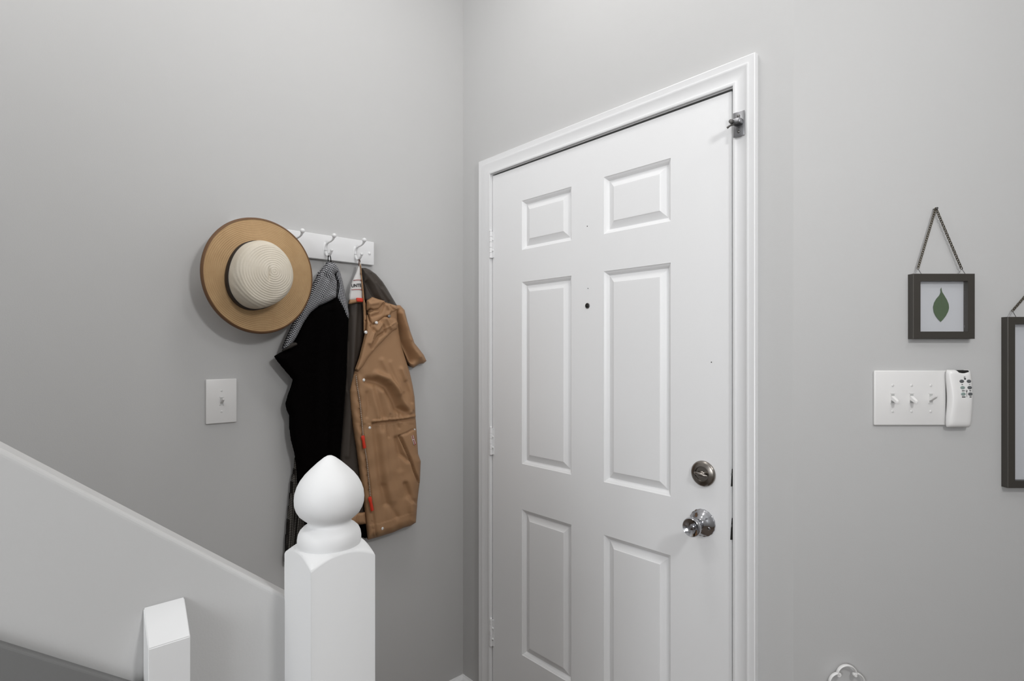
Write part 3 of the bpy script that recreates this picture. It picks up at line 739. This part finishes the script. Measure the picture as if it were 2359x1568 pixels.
body = [(776, 684), (760, 693), (735, 704), (714, 718), (700, 738), (686, 764), (676, 790), (662, 805), (645, 812), (632, 820), (637, 828), (648, 842), (663, 860), (676, 875), (672, 890), (665, 908), (659, 930), (662, 945), (668, 958), (668, 985), (672, 1015), (680, 1045), (684, 1075), (687, 1110), (697, 1160), (705, 1210), (708, 1275), (792, 1275), (788, 1200), (785, 1100), (784, 1050), (788, 1000), (793, 930), (798, 870), (800, 800), (803, 735), (795, 712), (786, 698)]
cloth('coat_body', body, .075, .046, M['blackwool'], bc, .030, 22, step=2, spec=(([(740, 700), (730, 900), (735, 1100)], 12, .005), ([(765, 720), (760, 900), (758, 1100)], 8, -.004)))
cloth('lapel_underside', [(655, 805), (668, 790), (684, 788), (688, 794), (670, 802), (652, 809)], .07, .05, M['greywool'], bc, .026, 5, rim=.014, step=2)
cloth('coat_shaded_hem', [(681, 1050), (677, 1080), (671, 1110), (667, 1150), (662, 1200), (658, 1250), (655, 1300), (716, 1300), (712, 1200), (700, 1130), (690, 1085), (687, 1055)], .05, .018, M['check_dark'], bc, .024, 14, spec=(([(683, 1170), (681, 1300)], 3.5, -.012), ([(672, 1150), (668, 1300)], 5, .004)), uvrot=.06)

# ---- tan jacket
tj = thing('jacket', 'tan rain jacket with dark brown lining and silver snaps on the right end hook', 'jacket', (.05, hy[0], .6))
bm = bmesh.new(); hk = HOOKS[0]
lp = [Vector((hk.x+dx, hk.y+dy, hk.z+dz)) for dx, dy, dz in ((.004, -.002, -.062), (.003, -.003, -.03), (.002, -.002, -.003), (0, .0005, .0062), (-.002, .003, -.003), (.0, .005, -.03), (.004, .0075, -.075))]
tube(bm, smooth_path(lp, 5), (.0022, .0011), 8, flat=(1, 0, 0)); obj('hanging_loop', bm, mat('brown_loop', (.11, .05, .032), .7), tj, smooth='all')
cloth('hood', [(833, 617), (842, 617), (852, 621), (866, 631), (881, 648), (892, 665), (903, 684), (915, 704), (912, 712), (895, 712), (870, 704), (845, 700), (838, 690), (836, 650)], .05, .024, M['lining'], tj, .026, 9,
      spec=(([(842, 630), (862, 655), (880, 690)], 3.5, .004), ([(846, 650), (862, 680), (880, 700)], 4, -.008), ([(858, 630), (880, 660)], 4, -.005), ([(868, 650), (895, 690)], 3, .004)), step=2)
cloth('lining', [(805, 690), (838, 690), (843, 700), (843, 760), (838, 800), (828, 835), (822, 870), (818, 900), (820, 960), (826, 1020), (832, 1090), (838, 1150), (846, 1206), (800, 1214), (786, 1190), (780, 1130), (782, 1050), (790, 960), (796, 880), (799, 800), (801, 735)], .045, .020, M['lining'], tj, .022, 12, spec=(([(820, 700), (812, 850), (800, 1050)], 5, .004), ([(806, 730), (802, 900)], 4, -.004)))
cloth('lining', [(812, 1200), (846, 1206), (846, 1236), (842, 1240), (820, 1232)], .045, .020, M['blackwool'], tj, .012, 8)
cloth('inner_hem', [(804, 1196), (812, 1186), (826, 1181), (842, 1179), (845, 1206), (830, 1208), (812, 1206)], .05, .042, M['tan'], tj, .014, 8, spec=(([(826, 1182), (824, 1206)], 3, -.003),), step=2)
# neck label
lb = cloth('neck_label', [(829, 604), (832, 604), (833, 625), (836, 650), (838, 692), (806, 692), (805, 688), (807, 665), (812, 648), (821, 628)], .058, .046, M['labelcloth'], tj, .012, 8, rim=.004, step=2, label='white woven neck label with red stripes and dark lettering')
def at_(px, py, e=.0575): p = onA(px, py, e); return Vector((e, p.y, p.z))
def le(px, py=660): return .0592-.0000*(px)
for y, xa, xb in ((645.5, 814, 835), (667.5, 809, 836)):
    bm = bmesh.new(); P = [at_(xa+(xb-xa)*t, y-1*math.sin(t*math.pi), .0585-.004*max(0, 1-t*8)) for t in np.linspace(0, 1, 9)]
    tube(bm, P, (.0010, .0012), 6, flat=(0, 0, 1)); obj('label_stripe', bm, M['redink'], lb, smooth='all')
def text(body, size, org, right, up, m_, parent, name, ext=.0004, sx=1, font_off=0):
    cu_ = bpy.data.curves.new(name, 'FONT'); cu_.body = body; cu_.size = size; cu_.extrude = ext; cu_.offset = font_off
    to = bpy.data.objects.new(name, cu_); C.objects.link(to); bpy.context.view_layer.update()
    me = bpy.data.meshes.new_from_object(to.evaluated_get(bpy.context.evaluated_depsgraph_get())); bpy.data.objects.remove(to)
    n_ = right.cross(up)
    for v in me.vertices: c = v.co.copy(); v.co = org+right*c.x*sx+up*c.y+n_*c.z
    me.materials.append(m_); o = bpy.data.objects.new(name, me); C.objects.link(o)
    o.parent = parent; o.matrix_parent_inverse = parent.matrix_world.inverted(); return o
bpy.context.view_layer.update()
text('UNTE', .0145, at_(809.5, 661.5, .0588), (at_(834, 660)-at_(809.5, 662)).normalized(), Vector((0, 0, 1)), M['ink'], lb, 'label_lettering', sx=.95, font_off=.0003)
cloth('label_border', [(804, 700), (806, 690), (822, 689), (838, 690), (839, 697), (822, 697), (808, 700)], .06, .050, M['tan'], tj, .010, 4, rim=.003, step=1.5)
bm = bmesh.new(); p0 = at_(821.5, 694.5, .061); p1 = at_(836, 686.5, .061); box(bm, (.056, p0.y, p0.z), (.064, p1.y, p1.z), .0025, 3); obj('red_tab', bm, M['red'], tj, smooth=True)
cloth('placket_edge', [(829.5, 606), (832, 612), (834.5, 640), (838, 668), (840, 690), (843, 700), (844, 735), (842, 765), (838.5, 762), (838.5, 730), (837, 700), (835, 672), (833, 645), (831, 625)], .066, .058, M['tan'], tj, .010, 3, rim=.003, spec=(([(838, 655), (841, 700), (841, 740)], 1.4, -.004),), step=1.5)
# sleeve
cloth('sleeve', [(900, 706), (910, 702), (922, 703), (932, 714), (938, 738), (946, 765), (955, 790), (966, 804), (976, 817), (982.5, 831), (976, 836.5), (966, 838), (952, 847), (944, 843), (935, 830), (927, 810), (918, 785), (912, 755), (906, 730)], .045, .016, M['tan'], tj, .036, 12,
      spec=(([(925, 722), (932, 750), (950, 800), (965, 822)], 4.5, .007), ([(916, 718), (920, 750), (930, 785), (945, 812), (952, 828)], 6.5, -.017), ([(924, 720), (934, 752), (946, 782)], 3, .004), ([(938, 760), (942, 775), (952, 788)], 2.5, -.003), ([(962, 810), (972, 826)], 3, .003)), step=2)
def small(amp, fx, fy, ph=0): return lambda x, y: amp*np.sin(x*fx+y*fy+ph)
def bodyx(x, y):
    e = .0012*np.sin(y*.21+np.sin(x*.11)*1.3)*np.exp(-((x-828+((1000-y)*.03))/14)**2)            # placket puckers
    zx = np.interp(y, [860, 930, 1000, 1050, 1120, 1243], [822, 830, 837, 844, 852, 866])
    e += np.where(x < zx-2, -.004, 0)
    wl = 967-(x-858)*.10
    e += .0022*np.sin(x*.55+2*np.sin(x*.13))*np.exp(-((y-wl)/9)**2)*(x > 860)
    hem = np.interp(x, [845, 880, 905, 958], [1212, 1204, 1196, 1178])
    e += np.where(y > hem, .0016, 0)
    pk_ = np.interp(y, [1004, 1050, 1110], [922, 940, 965])
    top = np.interp(x, [922, 957], [1004, 988])
    e += .0022*np.sin(x*.16+y*.035)*np.exp(-((y-900)/50)**2)+.0016*np.sin(x*.23-y*.02+1)*(y > 975)+.0012*np.sin((x*.5+y)*.12)*np.exp(-((y-1100)/90)**2)
    e += np.where((x > pk_) & (y > top) & (y < 1112), .0035, 0)
    return e
jb = [(845, 689), (858, 685), (880, 692), (900, 698), (914, 706), (916, 740), (920, 770), (926, 800), (936, 832), (944, 858), (950, 885), (955, 915), (957, 950), (959, 985), (961, 1015), (963, 1045), (969, 1062), (967, 1110), (962, 1150), (958, 1203), (945, 1211), (930, 1215), (905, 1226), (870, 1237), (848, 1243), (843, 1205), (839, 1160), (832, 1120), (827, 1080), (821, 1035), (813, 985), (807, 940), (805, 900), (811, 872), (818, 848), (828, 820), (838, 780), (843, 760), (846, 720)]
cloth('jacket_body', jb, .065, .036, M['tan'], tj, .034, 16, extra=bodyx, step=2,
      spec=(([(848, 876), (870, 880), (893, 892), (905, 915), (915, 940), (935, 948)], 8, -.010), ([(868, 862), (893, 872), (912, 895), (928, 925), (942, 948)], 7, .009),
            ([(880, 830), (900, 870), (915, 905)], 6, .004), ([(925, 850), (945, 900), (953, 940)], 5, .005), ([(935, 880), (948, 925)], 4, -.004),
            ([(860, 970), (885, 967), (910, 965), (935, 961), (957, 957)], 2.6, .0045), ([(860, 976), (900, 972), (957, 964)], 2.2, -.0045),
            ([(863, 978), (870, 1030), (878, 1100), (890, 1160)], 7, -.0045), ([(880, 1000), (890, 1080), (905, 1150)], 11, .0035), ([(905, 972), (914, 1020), (922, 1080), (938, 1140)], 8, -.004), ([(925, 1090), (938, 1130), (948, 1175)], 9, .004), ([(885, 1120), (895, 1160), (915, 1190)], 6, -.003), ([(896, 968), (893, 985), (896, 1005)], 3, -.003), ([(915, 968), (920, 985)], 2.5, -.003), ([(880, 968), (882, 990)], 2.5, -.0025), ([(898, 955), (894, 967)], 2.5, -.0025), ([(925, 950), (920, 963)], 2.5, -.0025), ([(958, 1160), (948, 1150), (935, 1115)], 5, -.006), ([(962, 1165), (952, 1158)], 4, .005),
            ([(856, 895), (862, 925), (872, 960)], 6, .003), ([(882, 905), (892, 930), (900, 958)], 7, .003), ([(866, 890), (874, 925), (884, 958)], 5, -.0028), ([(900, 835), (915, 870), (928, 900)], 5, .003), ([(846, 905), (850, 935), (846, 960)], 4, -.0025),
            ([(922, 1004), (932, 1028), (948, 1065), (965, 1112)], 1.5, -.012), ([(923, 1003), (958, 987)], 1.6, -.003), ([(915, 1010), (925, 1045), (940, 1060)], 5, -.006),
            ([(822, 862), (830, 930), (837, 1000), (844, 1050), (852, 1120), (858, 1170), (868, 1240)], 1.8, -.004)))
cloth('storm_flap', [(846, 722), (850, 736), (858, 748), (868, 740), (884, 728), (900, 728), (913, 734), (917, 745), (915, 757), (905, 764), (893, 776), (880, 790), (866, 804), (848, 826), (836, 846), (824, 858), (819, 850), (828, 826), (838, 786), (843, 762)], .078, .058, M['tan'], tj, .022, 8, rim=.004,
      spec=(([(852, 790), (862, 770), (880, 745)], 4, .005), ([(858, 800), (872, 775), (888, 765)], 3.5, -.006), ([(880, 735), (888, 760)], 3, -.005), ([(890, 733), (900, 755)], 3, .005), ([(856, 750), (866, 765), (862, 780)], 3, -.006), ([(888, 757), (915, 740)], 1.5, .002)), step=1.5)
cloth('collar', [(846, 714), (846, 692), (858, 684), (872, 689), (887, 693), (880, 703), (872, 712), (860, 714), (852, 711)], .082, .062, M['tan'], tj, .018, 6, rim=.004, spec=(([(852, 700), (870, 697)], 4, .003),), step=1.5)
cloth('collar', [(848, 720), (860, 712), (874, 712), (886, 697), (898, 699), (914, 704), (916, 712), (905, 720), (898, 729), (884, 732), (868, 744), (858, 750), (852, 740)], .075, .056, M['tan'], tj, .020, 7, rim=.003, spec=(([(878, 718), (884, 702)], 3, -.007), ([(890, 700), (897, 715), (893, 725)], 3, .005), ([(902, 704), (908, 712)], 2, -.005), ([(858, 728), (876, 722)], 3, -.004)), step=1.5)
# snaps
for x, y, r, e in ((843.5, 765, .0055, .083), (868, 743, .0052, .082), (897, 728, .0056, .079), (838.5, 875, .0052, .071), (852, 985, .0052, .071), (864.5, 1100.5, .0053, .071), (881, 1217, .0055, .071), (955.5, 989, .003, .062)):
    bm = bmesh.new(); p = onA(x, y, e); lathe(bm, [(r, -.004), (r, .0006), (r*.85, .0016), (r*.5, .0021), (0, .0023)], (e-.001, p.y, p.z), (1, .1, 0), 20)
    obj('snap_button', bm, M['snap'] if r != .0056 else M['steel'], tj, smooth=True)
# zip
zp = [(820, 864), (824, 895), (829, 925), (832, 955), (835, 985), (837, 1008), (841, 1035), (845, 1060), (848, 1090), (851, 1118), (853, 1145)]
bm = bmesh.new(); P = smooth_path([at_(x, y, .0705) for x, y in zp], 14); 
tube(bm, P, [(.0014 if i % 2 else .0024, .0013 if i % 2 else .0022) for i in range(len(P))], 8, flat=(1, 0, 0))
zp_ = obj('zipper', bm, mat('zip_metal', (.40, .31, .24), .4, .6), tj)
for x0_, y0_, x1_, y1_ in ((835.5, 1003, 840, 1032), (851.5, 1144, 858, 1176)):
    bm = bmesh.new(); a = at_(x0_, y0_, .0765); b = at_(x1_, y1_, .0765)
    tube(bm, [a, a+(b-a)*.08, a+(b-a)*.32, a+(b-a)*.36, a+(b-a)*.93, b], [(.0018, .0045), (.0028, .0064), (.0028, .0062), (.0030, .0048), (.0030, .0062), (.0022, .0050)], 12, flat=(1, 0, 0))
    obj('zipper_pull', bm, M['red'], zp_, smooth=True, label='red rubber zipper pull')
# pocket tag
bm = bmesh.new(); q = [(946, 1003), (951, 1001), (958, 1022), (953, 1024.5)]
prism(bm, [at_(x, y, .0675) for x, y in q], (.0035, 0, 0)); pt_ = obj('pocket_tag', bm, M['redink'], tj)
bm = bmesh.new()
for a, b in (((947.5, 1003.5), (954, 1023.5)), ((951, 1002), (957.2, 1021.8)), ((950, 1013), (954.5, 1011.5))):
    tube(bm, [at_(*a, .0713), at_(*b, .0713)], .0011, 6)
obj('tag_mark', bm, M['labelcloth'], pt_)

# ------------------------------------------------------------------ added pendant fitting for the fill light, out of view
cl = thing('added_pendant', 'white pendant fitting added at an unseen fill light', 'pendant lamp', (FILL_LAMP[0], FILL_LAMP[1], CEIL))
bm = bmesh.new(); lathe(bm, [(0, 0), (.065, 0), (.065, -.012), (.05, -.022), (.006, -.026)], (FILL_LAMP[0], FILL_LAMP[1], CEIL), (0, 0, 1), 32); obj('added_pendant_canopy', bm, M['white'], cl, smooth=True)
bm = bmesh.new(); tube(bm, [(FILL_LAMP[0], FILL_LAMP[1], CEIL-.02), (FILL_LAMP[0], FILL_LAMP[1], FILL_LAMP[2]+.15)], .004, 10); obj('added_pendant_cord', bm, M['white'], cl)
bm = bmesh.new(); lathe(bm, [(.022, .155), (.03, .15), (.034, .125), (.036, .12)], FILL_LAMP, (0, 0, 1), 24); obj('added_pendant_socket_cap', bm, M['steel'], cl, smooth=True)
